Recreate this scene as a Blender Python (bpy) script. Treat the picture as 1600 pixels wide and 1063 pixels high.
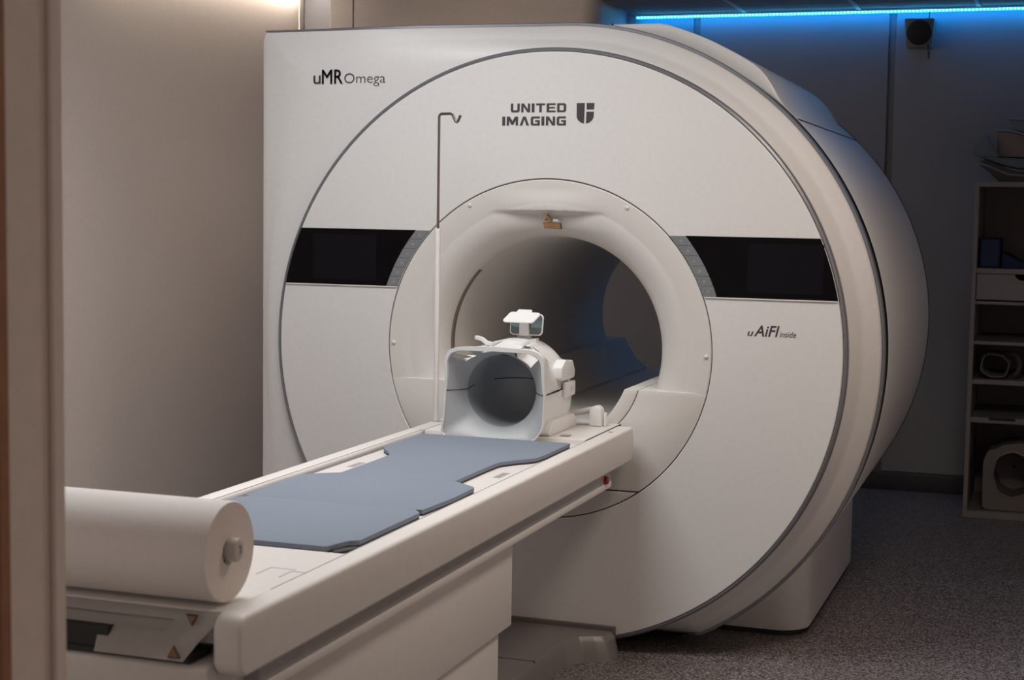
import bpy, bmesh, math, random
from mathutils import Vector, Matrix
import numpy as np
random.seed(7)
for o in list(bpy.data.objects):
    bpy.data.objects.remove(o)
scene = bpy.context.scene
PI = math.pi
H = 1.005                       # height of the bore axis above the floor; builders below use heights relative to that axis

# ------------------------------------------------------------------ camera
F_PX = 2494.76
cam_d = bpy.data.cameras.new('camera'); cam = bpy.data.objects.new('camera', cam_d)
scene.collection.objects.link(cam); scene.camera = cam
cam_d.sensor_fit = 'HORIZONTAL'; cam_d.sensor_width = 36.0; cam_d.lens = 36.0 * F_PX / 1600.0
yaw, pitch, roll = -0.3358, -0.0853, 0.0152
fw = Vector((math.sin(yaw) * math.cos(pitch), math.cos(yaw) * math.cos(pitch), math.sin(pitch)))
r0 = Vector((math.cos(yaw), -math.sin(yaw), 0)); u0 = r0.cross(fw)
rt = math.cos(roll) * r0 + math.sin(roll) * u0; up = -math.sin(roll) * r0 + math.cos(roll) * u0
cam.matrix_world = Matrix(((rt.x, up.x, -fw.x, 1.6451), (rt.y, up.y, -fw.y, -5.0464), (rt.z, up.z, -fw.z, 0.4836 + H), (0, 0, 0, 1)))
cam_d.dof.use_dof = True; cam_d.dof.focus_distance = 5.0; cam_d.dof.aperture_fstop = 7.0
cam_d.clip_start = 0.05

# ------------------------------------------------------------------ world, lights, exposure
world = bpy.data.worlds.new('world'); scene.world = world; world.use_nodes = True
bg = world.node_tree.nodes['Background']; bg.inputs[0].default_value = (1.0, 0.86, 0.76, 1); bg.inputs[1].default_value = 0.17
vs = scene.view_settings
vs.view_transform = 'Standard'; vs.look = 'None'; vs.gamma = 1.0; vs.exposure = 0.0; vs.use_curve_mapping = False

def area(name, loc, rot, sx, sy, power, col, spread=180):
    l = bpy.data.lights.new(name, 'AREA'); l.shape = 'RECTANGLE'; l.size = sx; l.size_y = sy
    l.energy = power; l.color = col; l.spread = math.radians(spread)
    o = bpy.data.objects.new(name, l); scene.collection.objects.link(o); o.location = loc; o.rotation_euler = rot
    return o
area('ceiling_light_main', (-0.30, -1.35, 2.86), (0, 0, 0), 1.2, 1.2, 27, (0.93, 0.97, 1.0), 150)
area('ceiling_light_side', (1.65, -1.00, 2.86), (0, 0, 0), 0.6, 0.6, 18, (1.0, 0.86, 0.74), 150)
area('cove_light_corner', (-2.60, 2.90, 2.78), (0, math.radians(-20), 0), 0.05, 1.2, 5, (1.0, 0.90, 0.80), 180)

# ------------------------------------------------------------------ helpers
def rgb(r, g, b):
    f = lambda c: (c / 255 / 12.92) if c / 255 <= 0.04045 else ((c / 255 + 0.055) / 1.055) ** 2.4
    return (f(r), f(g), f(b), 1)
MATS = {}
def mat(name, col, rough=0.5, metal=0.0, var=0.03, scale=40.0, bump=0.0, spec=0.5, coat=0.0, emit=None, estr=0.0):
    if name in MATS: return MATS[name]
    m = bpy.data.materials.new(name); m.use_nodes = True; nt = m.node_tree; b = nt.nodes['Principled BSDF']
    b.inputs['Roughness'].default_value = rough; b.inputs['Metallic'].default_value = metal
    b.inputs['Specular IOR Level'].default_value = spec; b.inputs['Coat Weight'].default_value = coat
    tc = nt.nodes.new('ShaderNodeTexCoord'); n = nt.nodes.new('ShaderNodeTexNoise')
    n.inputs['Scale'].default_value = scale; n.inputs['Detail'].default_value = 4
    nt.links.new(tc.outputs['Object'], n.inputs['Vector'])
    ramp = nt.nodes.new('ShaderNodeValToRGB'); c = col
    ramp.color_ramp.elements[0].position = 0.3; ramp.color_ramp.elements[1].position = 0.7
    ramp.color_ramp.elements[0].color = tuple(max(0, v * (1 - var)) for v in c[:3]) + (1,)
    ramp.color_ramp.elements[1].color = tuple(min(1, v * (1 + var)) for v in c[:3]) + (1,)
    nt.links.new(n.outputs['Fac'], ramp.inputs['Fac']); nt.links.new(ramp.outputs['Color'], b.inputs['Base Color'])
    if bump:
        bp = nt.nodes.new('ShaderNodeBump'); bp.inputs['Strength'].default_value = bump; bp.inputs['Distance'].default_value = 0.002
        nt.links.new(n.outputs['Fac'], bp.inputs['Height']); nt.links.new(bp.outputs['Normal'], b.inputs['Normal'])
    if emit:
        b.inputs['Emission Color'].default_value = emit; b.inputs['Emission Strength'].default_value = estr
    MATS[name] = m; return m

WHITE = mat('white_plastic', (0.75, 0.73, 0.72, 1), 0.42, var=0.02, scale=60, bump=0.04)
WHITE2 = mat('white_table_plastic', (0.74, 0.70, 0.67, 1), 0.45, var=0.02, scale=60, bump=0.04)
COILW = mat('white_coil_plastic', (0.84, 0.83, 0.82, 1), 0.40, var=0.015, scale=60)
COILG = mat('grey_coil_lining', (0.47, 0.48, 0.49, 1), 0.5, var=0.03, scale=80)
FUNNEL = mat('ring_plastic', (0.72, 0.69, 0.66, 1), 0.38, var=0.015, scale=60)
BOREM = mat('bore_lining', (0.80, 0.75, 0.70, 1), 0.33, var=0.02, scale=60)
RIM = mat('slate_trim_metal', (0.27, 0.275, 0.30, 1), 0.42, metal=0.7, var=0.04)
SEAM = mat('dark_seam', (0.012, 0.011, 0.011, 1), 0.7)
BLACKG = mat('black_screen_glass', (0.004, 0.003, 0.004, 1), 0.22, var=0.0, spec=0.10)
DISPLAY = mat('dark_display', (0.007, 0.006, 0.009, 1), 0.22, var=0.05, spec=0.12)
BUTTON = mat('grey_button', (0.20, 0.21, 0.225, 1), 0.45, var=0.05, scale=120)
ICON = mat('pale_icon_print', (0.42, 0.43, 0.45, 1), 0.6)
INK = mat('dark_lettering', (0.055, 0.046, 0.048, 1), 0.55)
CHROME = mat('dark_steel', (0.30, 0.27, 0.26, 1), 0.25, metal=1.0)
MATBLUE = mat('blue_grey_foam', (0.205, 0.240, 0.295, 1), 0.85, var=0.06, scale=350, bump=0.25)
MATEDGE = mat('dark_mat_edge', (0.045, 0.035, 0.045, 1), 0.8)
PAPER = mat('white_paper', (0.80, 0.755, 0.73, 1), 0.8, var=0.02, scale=120, bump=0.05)
PAPEREND = mat('paper_roll_end', (0.74, 0.66, 0.60, 1), 0.85, var=0.05, scale=200)
KNOB = mat('roll_spindle', (0.55, 0.50, 0.46, 1), 0.5)
GREYBASE = mat('grey_base_plastic', (0.20, 0.18, 0.172, 1), 0.36, var=0.05, scale=150, bump=0.1)
GREYREC = mat('grey_shade_and_marks', (0.36, 0.335, 0.335, 1), 0.5, var=0.04)
RED = mat('red_button', (0.30, 0.008, 0.010, 1), 0.3)
YELLOW = mat('yellow_label', (0.27, 0.14, 0.045, 1), 0.6, var=0.08)
BLACKP = mat('black_plastic_and_shade', (0.012, 0.011, 0.012, 1), 0.5)
WALLM = mat('grey_wall_laminate', (0.29, 0.285, 0.30, 1), 0.6, var=0.03, scale=90, bump=0.05)
WALLL = mat('greige_wall_laminate', (0.76, 0.67, 0.615, 1), 0.6, var=0.03, scale=90, bump=0.05)
WALLJ = mat('wall_joint', (0.20, 0.19, 0.19, 1), 0.7)
CEILM = mat('ceiling_tile', (0.30, 0.28, 0.27, 1), 0.8, var=0.06, scale=160, bump=0.1)
GRID = mat('ceiling_grid', (0.5, 0.5, 0.5, 1), 0.5)
BASEB = mat('dark_baseboard', (0.055, 0.05, 0.052, 1), 0.6)
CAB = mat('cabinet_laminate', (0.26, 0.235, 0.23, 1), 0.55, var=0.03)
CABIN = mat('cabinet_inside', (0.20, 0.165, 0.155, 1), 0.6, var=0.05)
DKPAD = mat('dark_coil_fabric', (0.06, 0.055, 0.06, 1), 0.6, var=0.1)
PALECOIL = mat('pale_coil_shell', (0.55, 0.55, 0.56, 1), 0.45)
NAVY = mat('navy_foam', (0.012, 0.022, 0.085, 1), 0.8, var=0.1)
JAMB = mat('painted_jamb', (0.80, 0.665, 0.59, 1), 0.55, var=0.03)
WOOD = mat('brown_door_edge', (0.34, 0.15, 0.07, 1), 0.5, var=0.15, scale=30)
SPKM = mat('grey_speaker_box', (0.22, 0.21, 0.21, 1), 0.5)
GRILLE = mat('speaker_grille', (0.020, 0.016, 0.016, 1), 0.7, var=0.3, scale=300)
MIRROR = mat('mirror_glass', (0.30, 0.38, 0.42, 1), 0.12, metal=0.85, var=0.0)
CABLE = mat('grey_cable', (0.50, 0.48, 0.46, 1), 0.5)
LEDB = mat('blue_led', (0.1, 0.5, 0.9, 1), 0.5, emit=(0.0, 0.31, 1.0, 1), estr=18.0)
LEDD = mat('cyan_led_diode', (0.3, 0.9, 0.9, 1), 0.5, emit=(0.16, 1.0, 1.0, 1), estr=10.0)
LEDW = mat('warm_led', (1, 0.9, 0.7, 1), 0.5, emit=(1.0, 0.89, 0.76, 1), estr=72.0)
LAMPW = mat('lamp_diffuser', (0.9, 0.9, 0.88, 1), 0.5, emit=(1.0, 0.95, 0.90, 1), estr=2.0)
ALU = mat('lamp_frame', (0.6, 0.6, 0.6, 1), 0.4, metal=0.6)

def floor_mat():
    m = bpy.data.materials.new('speckled_vinyl'); m.use_nodes = True; nt = m.node_tree; b = nt.nodes['Principled BSDF']
    tc = nt.nodes.new('ShaderNodeTexCoord')
    n1 = nt.nodes.new('ShaderNodeTexNoise'); n1.inputs['Scale'].default_value = 140; n1.inputs['Detail'].default_value = 3
    n2 = nt.nodes.new('ShaderNodeTexNoise'); n2.inputs['Scale'].default_value = 2.0; n2.inputs['Detail'].default_value = 3
    nt.links.new(tc.outputs['Object'], n1.inputs['Vector']); nt.links.new(tc.outputs['Object'], n2.inputs['Vector'])
    r = nt.nodes.new('ShaderNodeValToRGB'); e = r.color_ramp.elements
    e[0].position = 0.36; e[0].color = (0.050, 0.042, 0.041, 1); e[1].position = 0.64; e[1].color = (0.36, 0.325, 0.32, 1)
    x = e.new(0.5); x.color = (0.155, 0.135, 0.132, 1)
    nt.links.new(n1.outputs['Fac'], r.inputs['Fac']); nt.links.new(r.outputs['Color'], b.inputs['Base Color'])
    mr = nt.nodes.new('ShaderNodeMapRange'); mr.inputs['To Min'].default_value = 0.34; mr.inputs['To Max'].default_value = 0.5
    nt.links.new(n2.outputs['Fac'], mr.inputs['Value']); nt.links.new(mr.outputs['Result'], b.inputs['Roughness'])
    return m
FLOORM = floor_mat()

ORG = {}
def tag(o, label=None, cat=None, group=None, kind=None):
    if label: o['label'] = label
    if cat: o['category'] = cat
    if group: o['group'] = group
    if kind: o['kind'] = kind
    return o
def thing(name, base, label, cat, group=None):
    """Empty at the base of a thing (base given relative to the bore axis height)."""
    o = bpy.data.objects.new(name, None); scene.collection.objects.link(o); o.empty_display_size = 0.1
    o.location = (base[0], base[1], base[2] + H); ORG[o] = Vector(base)
    return tag(o, label, cat, group)
def finish(me, ang=35):
    bm = bmesh.new(); bm.from_mesh(me)
    bmesh.ops.recalc_face_normals(bm, faces=bm.faces)
    ca = math.radians(ang)
    for f in bm.faces: f.smooth = True
    for e in bm.edges:
        if len(e.link_faces) == 2 and e.calc_face_angle(0) > ca: e.smooth = False
    bm.to_mesh(me); bm.free()
def obj(name, bm, m, parent=None, base=None, ang=35, recalc=True):
    """Link a bmesh given in axis coordinates as one object, origin at its thing's base (or own base)."""
    if parent is not None: org = ORG[parent]
    else:
        if base is None:
            zs = [v.co.z for v in bm.verts]; c = sum((v.co for v in bm.verts), Vector()) / len(bm.verts); base = (c.x, c.y, min(zs))
        org = Vector(base)
    for v in bm.verts: v.co -= org
    me = bpy.data.meshes.new(name); bm.to_mesh(me); bm.free()
    if recalc: finish(me, ang)
    ms = m if isinstance(m, (list, tuple)) else [m]
    for k in ms: me.materials.append(k)
    o = bpy.data.objects.new(name, me); scene.collection.objects.link(o); ORG[o] = org.copy()
    if parent is not None: o.parent = parent
    else: o.location = (org.x, org.y, org.z + H)
    return o
def struct(name, bm, m, parent=None, label=None):
    o = obj(name, bm, m, parent)
    o['kind'] = 'structure'
    if label: o['label'] = label
    return o

def bm_new(): return bmesh.new()
def box(x0, x1, y0, y1, z0, z1, bev=0.0, seg=2, bm=None):
    b = bmesh.new()
    vs_ = [b.verts.new((x, y, z)) for x in (x0, x1) for y in (y0, y1) for z in (z0, z1)]
    for f in ((0, 1, 3, 2), (4, 6, 7, 5), (0, 4, 5, 1), (2, 3, 7, 6), (0, 2, 6, 4), (1, 5, 7, 3)): b.faces.new([vs_[i] for i in f])
    if bev > 0: bmesh.ops.bevel(b, geom=b.edges[:], offset=bev, segments=seg, profile=0.5, affect='EDGES')
    return join(bm, b)
def join(bm, b):
    if bm is None: return b
    me = bpy.data.meshes.new('tmp'); b.to_mesh(me); b.free(); bm.from_mesh(me); bpy.data.meshes.remove(me); return bm
def mapped(pt, axis, d):
    """2D point + depth to 3D: axis 'y' -> (x, d, z); 'x' -> (d, y, z); 'z' -> (x, y, d)."""
    return {'y': (pt[0], d, pt[1]), 'x': (d, pt[0], pt[1]), 'z': (pt[0], pt[1], d)}[axis]
def prism(poly, axis, d0, d1, bev=0.0, seg=2, bm=None, bevel_which='all'):
    b = bmesh.new()
    a = [b.verts.new(mapped(p_, axis, d0)) for p_ in poly]; c = [b.verts.new(mapped(p_, axis, d1)) for p_ in poly]
    n = len(poly)
    f0 = b.faces.new(a[::-1]); f1 = b.faces.new(c)
    for i in range(n): b.faces.new((a[i], a[(i + 1) % n], c[(i + 1) % n], c[i]))
    bmesh.ops.recalc_face_normals(b, faces=b.faces)
    if bev > 0:
        es = set(f0.edges) | set(f1.edges)
        bmesh.ops.bevel(b, geom=list(es), offset=bev, segments=seg, profile=0.5, affect='EDGES')
    return join(bm, b)
def round_poly(pts, r, n=5):
    """Round the corners of a polygon; r a number or one per corner."""
    out = []; N = len(pts)
    for i in range(N):
        p0, p1, p2 = Vector(pts[i - 1]), Vector(pts[i]), Vector(pts[(i + 1) % N])
        ri = r[i] if isinstance(r, (list, tuple)) else r
        a, b = (p0 - p1), (p2 - p1); la, lb = a.length, b.length
        if ri <= 0: out.append(tuple(p1)); continue
        a.normalize(); b.normalize()
        ang = a.angle(b)
        if abs(ang - PI) < 0.02: out.append(tuple(p1)); continue
        t = min(ri / math.tan(ang / 2), la * 0.48, lb * 0.48); rr = t * math.tan(ang / 2)
        c = p1 + (a + b).normalized() * (rr / math.sin(ang / 2))
        s, e = p1 + a * t - c, p1 + b * t - c
        a0 = math.atan2(s.y, s.x); da = math.atan2(e.y, e.x) - a0
        while da > PI: da -= 2 * PI
        while da < -PI: da += 2 * PI
        for k in range(n + 1):
            th = a0 + da * k / n; out.append((c.x + rr * math.cos(th), c.y + rr * math.sin(th)))
    return out
def lathe_y(prof, n=128, a0=0.0, a1=2 * PI, c=(0, 0), bm=None, caps=False):
    """Revolve (r, y) about the bore axis direction through c."""
    b = bmesh.new(); full = abs(a1 - a0 - 2 * PI) < 1e-6
    cols = n if full else n + 1; rows = []
    for r, y in prof:
        rows.append([b.verts.new((c[0] + r * math.cos(a0 + (a1 - a0) * i / n), y, c[1] + r * math.sin(a0 + (a1 - a0) * i / n))) for i in range(cols)])
    for j in range(len(rows) - 1):
        for i in range(n):
            k = (i + 1) % cols
            b.faces.new((rows[j][i], rows[j][k], rows[j + 1][k], rows[j + 1][i]))
    if caps: b.faces.new(rows[-1])
    return join(bm, b)
def tube(path, r, n=10, bm=None, caps=True):
    b = bmesh.new(); P = [Vector(p_) for p_ in path]; rings = []; prev = None
    for i, p_ in enumerate(P):
        t = (P[min(i + 1, len(P) - 1)] - P[max(i - 1, 0)]).normalized()
        if prev is None:
            prev = t.orthogonal().normalized()
        prev = (prev - t * prev.dot(t)).normalized(); bi = t.cross(prev)
        rr = r[i] if isinstance(r, (list, tuple)) else r
        rings.append([b.verts.new(p_ + rr * (math.cos(2 * PI * k / n) * prev + math.sin(2 * PI * k / n) * bi)) for k in range(n)])
    for i in range(len(rings) - 1):
        for k in range(n): b.faces.new((rings[i][k], rings[i][(k + 1) % n], rings[i + 1][(k + 1) % n], rings[i + 1][k]))
    if caps: b.faces.new(rings[0][::-1]); b.faces.new(rings[-1])
    return join(bm, b)
def loft(rings, closed=True, cap0=False, cap1=False, bm=None):
    b = bmesh.new(); R_ = [[b.verts.new(p_) for p_ in r] for r in rings]; n = len(R_[0])
    for i in range(len(R_) - 1):
        for k in range(n if closed else n - 1):
            b.faces.new((R_[i][k], R_[i][(k + 1) % n], R_[i + 1][(k + 1) % n], R_[i + 1][k]))
    if cap0: b.faces.new(R_[0][::-1])
    if cap1: b.faces.new(R_[-1])
    return join(bm, b)
def arc(cx, cy, r, a0, a1, n=12):
    return [(cx + r * math.cos(math.radians(a0 + (a1 - a0) * i / n)), cy + r * math.sin(math.radians(a0 + (a1 - a0) * i / n))) for i in range(n + 1)]
def smooth(a, b, x):
    t = min(1, max(0, (x - a) / (b - a))); return t * t * (3 - 2 * t)
def cyl(c, axis, r, d0, d1, n=24, bev=0.0, bm=None):
    return prism([(c[0] + r * math.cos(2 * PI * i / n), c[1] + r * math.sin(2 * PI * i / n)) for i in range(n)], axis, d0, d1, bev, 2, bm)

# ================================================================== the room
YB, XL, XR, YF = 3.56, -2.69, 2.75, -3.40
ZC, ZH = 1.525, 1.93            # dropped ceiling and raised ceiling, above the bore axis
ZF = -H
struct('floor', box(XL - .1, XR + .1, YF - 2.2, YB + .1, ZF - .06, ZF), FLOORM)
w = struct('wall_back', box(XL - .1, XR + .1, YB + .012, YB + .12, ZF, ZH), WALLJ)
edges = [XL, -0.846, -0.338, 0.702, 1.747, XR]
for i in range(5):
    a = edges[i] + (0.034 if i > 1 else 0.003); b_ = edges[i + 1] - 0.003
    obj('wall_panel', box(a, b_, YB, YB + .011, ZF + .10, ZH if i < 2 else ZC + .05, 0.002, 1), WALLM, w)
XP, YP = -1.95, 2.03            # partition on the left ends at YP, an alcove lies behind it
struct('wall_left', box(XP - .10, XP, YF, YP, ZF, ZH), WALLL)
t1 = struct('trim_1', box(XP - .10, XP + .004, YP + .005, YP + .055, ZF, ZH, .002, 1), WALLL)
obj('shadow_joint', box(XP - .10, XP - .001, YP, YP + .005, ZF, ZH), WALLJ, t1)
struct('wall_alcove', box(XL - .10, XL, YF, YB, ZF, ZH), WALLL)
struct('wall_right', box(XR, XR + .10, YF, YB, ZF, ZH), WALLL)
struct('baseboard_back', box(XL, XR, YB - .012, YB + .002, ZF, ZF + .088, 0.003), BASEB)
struct('baseboard_left', box(XP, XP + .012, YF + .06, YP, ZF, ZF + .088, 0.003), BASEB)
# quench duct housing between scanner and back wall
qd = round_poly([(-2.25, 3.0), (-0.72, 3.0), (-0.72, YB - .001), (-2.25, YB - .001)], [0.005, 0.09, 0, 0], 8)
q = struct('trim_2', prism(qd, 'z', .95, ZH - .001), WALLL)
obj('panel_seam', box(-2.1125, -2.1075, 2.9985, 3.002, .96, ZH - .01), SEAM, q)
# ceiling: raised on the left, dropped grid ceiling on the right
XS = -0.652
struct('ceiling', box(XL - .1, XR + .1, YF, YB + .1, ZH, ZH + .06), CEILM)
cg = struct('trim_3', box(XS, XR, -0.05, YB, ZC + .012, ZC + .02), GRID)
struct('trim_4', box(XS - .02, XS, -0.05, YB, ZC, ZH), WALLM)
struct('trim_5', box(XS, XR, -0.07, -0.05, ZC, ZH), WALLM)
yt = [YB - .01, 3.25]
while yt[-1] > -0.0: yt.append(yt[-1] - .6)
yt[-1] = -0.04
tile_me = {}
for j in range(len(yt) - 1):
    for i in range(6):
        x0 = XS + .6 * i; x1 = min(x0 + .6, XR)
        key = (round(x1 - x0, 3), round(yt[j] - yt[j + 1], 3))
        if key not in tile_me:
            t = obj('ceiling_tile', box(x0 + .012, x1 - .012, yt[j + 1] + .006, yt[j] - .006, ZC - .004, ZC + .011, 0.002, 1), CEILM, cg)
            tile_me[key] = (t.data, x0, yt[j + 1])
        else:
            me, ox, oy = tile_me[key]
            t = bpy.data.objects.new('ceiling_tile', me); scene.collection.objects.link(t); t.parent = cg; t.location = (x0 - ox, yt[j + 1] - oy, 0)
for i in range(1, 6):
    obj('grid_bar', box(XS + .6 * i - .011, XS + .6 * i + .011, -0.04, YB - .002, ZC - .008, ZC + .011), GRID, cg)
# front wall with the doorway the view looks through
wf = struct('wall_front', box(XL, 0.43, YF - .05, YF + .05, ZF, ZH), WALLL)
obj('wall_section', box(1.78, XR, YF - .05, YF + .05, ZF, ZH), WALLL, wf)
obj('wall_section', box(0.43, 1.78, YF - .05, YF + .05, ZF + 2.12, ZH), WALLL, wf)
d = struct('door_1', box(0.43, 0.4505, YF - .051, YF + .034, ZF, ZF + 2.12), JAMB)
obj('door_stop', box(0.4505, 0.458, YF + .028, YF + .052, ZF, ZF + 2.10, 0.002, 1), JAMB, d)
obj('brown_casing', box(0.36, 0.4515, YF - .072, YF - .051, ZF, ZF + 2.19, 0.002, 1), WOOD, d)
obj('jamb', box(1.7595, 1.78, YF - .051, YF + .052, ZF, ZF + 2.12), JAMB, d)
obj('head_jamb', box(0.4505, 1.7595, YF - .051, YF + .052, ZF + 2.10, ZF + 2.12), JAMB, d)

# ================================================================== the scanner
S = thing('mri_scanner', (0, 1.0, ZF), 'large white round-faced scanner with central bore and two black screens', 'scanner')
SB, SR, SD, SF = 0.568, 0.9836, 0.998, 0.5645
# front panel: flat annulus with a rolled outer edge
obj('front_panel', lathe_y([(SB, .03), (SB, .002), (SB + .002, 0), (0.75, 0), (SR - .003, 0), (SR, .003), (SR, .035)], 192), WHITE, S)
obj('panel_rim', lathe_y([(SR + .001, .035), (SR + .0015, .004), (SR + .005, .001), (SD - .003, .006), (SD, .012), (SD, .05)], 192), RIM, S, ang=25)
# dark backing behind every gap
obj('gap_backing', lathe_y([(SB + .03, .029), (SF - .03, .012 + .017)], 128), SEAM, S)
# outer facade: round on the right, square on the left
XE, ZE, RO, ZBOT = -1.088, 1.085, 1.083, -0.955
def outline(th):
    c, s = math.cos(th), math.sin(th)
    if c >= 0: best = RO + (ZE - RO) * smooth(.3, 0, c)
    else: best = XE / c
    if s > 0 and c < 0:
        for _ in range(1): best = min(best, ZE / s)
        x = best * c; best = min(best, (ZE - .012 * smooth(0, 1.05, -x)) / s) if best * s > ZE - .02 else best
    if s < 0: best = min(best, ZBOT / s)
    return best
def edge_y(x): return .17 - .105 * smooth(0, .75, -x)
angs = sorted(set([2 * PI * i / 320 for i in range(320)] + [math.atan2(ZE, XE) % (2 * PI), math.atan2(ZBOT, XE) % (2 * PI), math.asin(ZBOT / RO) % (2 * PI)]))
def fac_y(x, z, t):
    ye = edge_y(x); k = (ye - .034) / .136
    d_r = .092 * (1 - t ** (1 + 3.0 * smooth(0, .7, -x)))
    f1 = .034 + k * (np.interp(d_r, [0, .004, .03, .056, .063, .092], [.17, .160, .131, .104, .092, .036]) - .034)
    f2 = np.interp(x - XE, [0, .004, .012, .03], [.066, .052, .040, .034])
    return float(max(f1, f2, .034))
rings = [[], []]
NR = 28
allr = [[] for _ in range(NR + 1)]
for th in angs:
    rho = max(outline(th), SD + .0005)
    for k in range(NR + 1):
        t = k / NR; t = 1 - (1 - t) ** 1.8
        r = SD + (rho - SD) * t; x, z = r * math.cos(th), r * math.sin(th)
        allr[k].append((x, fac_y(x, z, t) if rho > SD + .001 else .05, z))
edge = allr[-1]; back = [(x, y + .02, z) for x, y, z in edge]
obj('facade', loft(allr + [back]), WHITE, S, ang=60)
# trim along the facade edge, from the lower right round over the top to the upper left corner
tp = []
for th in angs:
    tt = th if th < PI * 1.2 else th - 2 * PI
    if math.asin(ZBOT / RO) - .02 <= tt <= math.atan2(ZE, XE) + .001: tp.append((tt, outline(th)))
tp.sort()
def trim_ring(off, y, lst=tp): return [((r + off) * math.cos(t), y - .17 + edge_y(r * math.cos(t)), (r + off) * math.sin(t)) for t, r in lst]
obj('facade_trim', loft([trim_ring(-.003, .178), trim_ring(.0015, .173), trim_ring(.0095, .173), trim_ring(.0115, .177), trim_ring(.0115, .205), trim_ring(-.02, .207)], closed=False), RIM, S, ang=25)
bt = [(-1.0 + 1.50 * i / 20, ZBOT) for i in range(21)]
obj('facade_lower_trim', loft([[(x, edge_y(x) - .002, z + .001) for x, z in bt], [(x, edge_y(x) + .002, z - .006) for x, z in bt], [(x, edge_y(x) + .03, z - .006) for x, z in bt], [(x, edge_y(x) + .04, z + .02) for x, z in bt]], closed=False), RIM, S)
# shell sides behind the facade on the square left half
obj('side_cover', loft([[(r * .99 * math.cos(t), y + (edge_y(r * math.cos(t)) - .17) * (y < .2), r * .99 * math.sin(t)) for t, r in [(th, max(outline(th), SD)) for th in angs]] for y in (.186, .27)]), BLACKP, S)
# rear body: round, with a raised cover over the top
def body_r(th, y):
    R0 = 1.094 - .015 * (y - .3) / 1.7
    dg = math.degrees(th) % 360
    if dg > 180: return R0, R0
    dd = min(dg, 180 - dg)
    return R0, min(R0 + .048 * smooth(47, 57, dd), max(R0, 1.100 / math.sin(math.radians(max(dd, 1)))))
def body_ring(y, k, hump=1.0, n=240):
    out = []
    for i in range(n):
        th = 2 * PI * i / n; R0, R1 = body_r(th, y); r = R0 + (R1 - R0) * hump
        out.append(((r * k) * math.cos(th), y, (r * k) * math.sin(th)))
    return out
obj('rear_body', loft([body_ring(.289, .9975, 0), body_ring(.286, .9985, .2), body_ring(.286, .9985, .8), body_ring(.290, .9995), body_ring(.297, 1.0), body_ring(1.0, 1.0), body_ring(1.66, 1.0), body_ring(1.74, 1.0, .92), body_ring(1.78, 1.0, 0.3), body_ring(1.81, 1.0, 0), body_ring(1.985, 1.0, 0)]), WHITE, S, ang=40)
obj('body_front_gap', loft([body_ring(.30, .90, 0), body_ring(.284, .91, 0), body_ring(.284, .996, 0), body_ring(.290, .998, 0)]), mat('black_gloss', (.010, .009, .010, 1), .3), S)
obj('rear_seam', lathe_y([(1.07, 1.984), (1.0815, 1.986), (1.0815, 2.0), (1.07, 2.002)], 160), SEAM, S)
obj('rear_cover', lathe_y([(1.079, 2.0), (1.079, 2.01), (1.06, 2.035), (1.0, 2.05), (.5, 2.06), (.40, 2.055)], 160), WHITE, S)
obj('body_seam', loft([[(x, y, z) for x, z in ((.74, .7745), (k, .7745), (k, .7780), (.74, .7780))] for y, k in ((.30, .7735), (1.985, .7530))], cap0=True, cap1=True), SEAM, S)
obj('cover_seam', box(.128, .132, .284, .9, 1.06, 1.1012), SEAM, S)
# foot under the rear body
pl = round_poly([(-.83, .42), (.83, .42), (.83, 1.72), (-.83, 1.72)], .11, 10)
obj('plinth', prism(pl, 'z', ZF + .018, -.60, .006), WHITE, S)
pl2 = round_poly([(-.822, .428), (.822, .428), (.822, 1.712), (-.822, 1.712)], .105, 10)
obj('plinth_toe', prism(pl2, 'z', ZF, ZF + .02), BLACKP, S)
# bore surround (funnel) and lining
prof = [(SF, .02), (SF, .003), (SF - .003, 0.0)]
for i in range(1, 25): prof.append((SF - .003 - (.075) * i / 24, .0 + .008 * (i / 24) ** 2))
r1, y1 = prof[-1]
for i in range(1, 41):
    a = PI / 2 * i / 40
    prof.append((.375 + (r1 - .375) * (1 - math.sin(a)) , y1 + .115 * (1 - math.cos(a))))
b = bmesh.new(); n = 480; rows = []
for r, y in prof:
    row = []
    for i in range(n):
        th = 2 * PI * i / n; x, z = r * math.cos(th), r * math.sin(th); yy = y
        if z > .3 and abs(x) < .215:
            g = (1 - (x / .215) ** 2) ** 1.5
            # brow: a ledge above, a scooped face below it that carries the label
            yy += g * (-.012 * smooth(.54, .475, z) + .026 * smooth(.464, .446, z) - .014 * smooth(.446, .385, z))
        row.append(b.verts.new((x, yy, z)))
    rows.append(row)
for j in range(len(rows) - 1):
    for i in range(n):
        k = (i + 1) % n; vv = (rows[j][i], rows[j][k], rows[j + 1][k], rows[j + 1][i])
        if max(v.co.z for v in vv) < -.128: continue
        b.faces.new(vv)
for v in [v for v in b.verts if not v.link_faces]: b.verts.remove(v)
obj('bore_surround', b, FUNNEL, S, ang=28)
obj('bore_lining', lathe_y([(.375, .122), (.3755, .4), (.3755, 2.0), (.40, 2.055)], 128), BOREM, S)
# light strips just inside the mouth
for a0, a1 in ((137, 192), (-12, 43)):
    pts = arc(0, 0, 1, a0, a1, 30)
    bmx = loft([[(x * k, y, z * k) for x, z in pts] for k, y in ((.3785, .100), (.3765, .103), (.3735, .114), (.3732, .130), (.3750, .133))], closed=False)
    obj('light_strip', bmx, mat('dull_strip', (.20, .18, .165, 1), .4), S)
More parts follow.
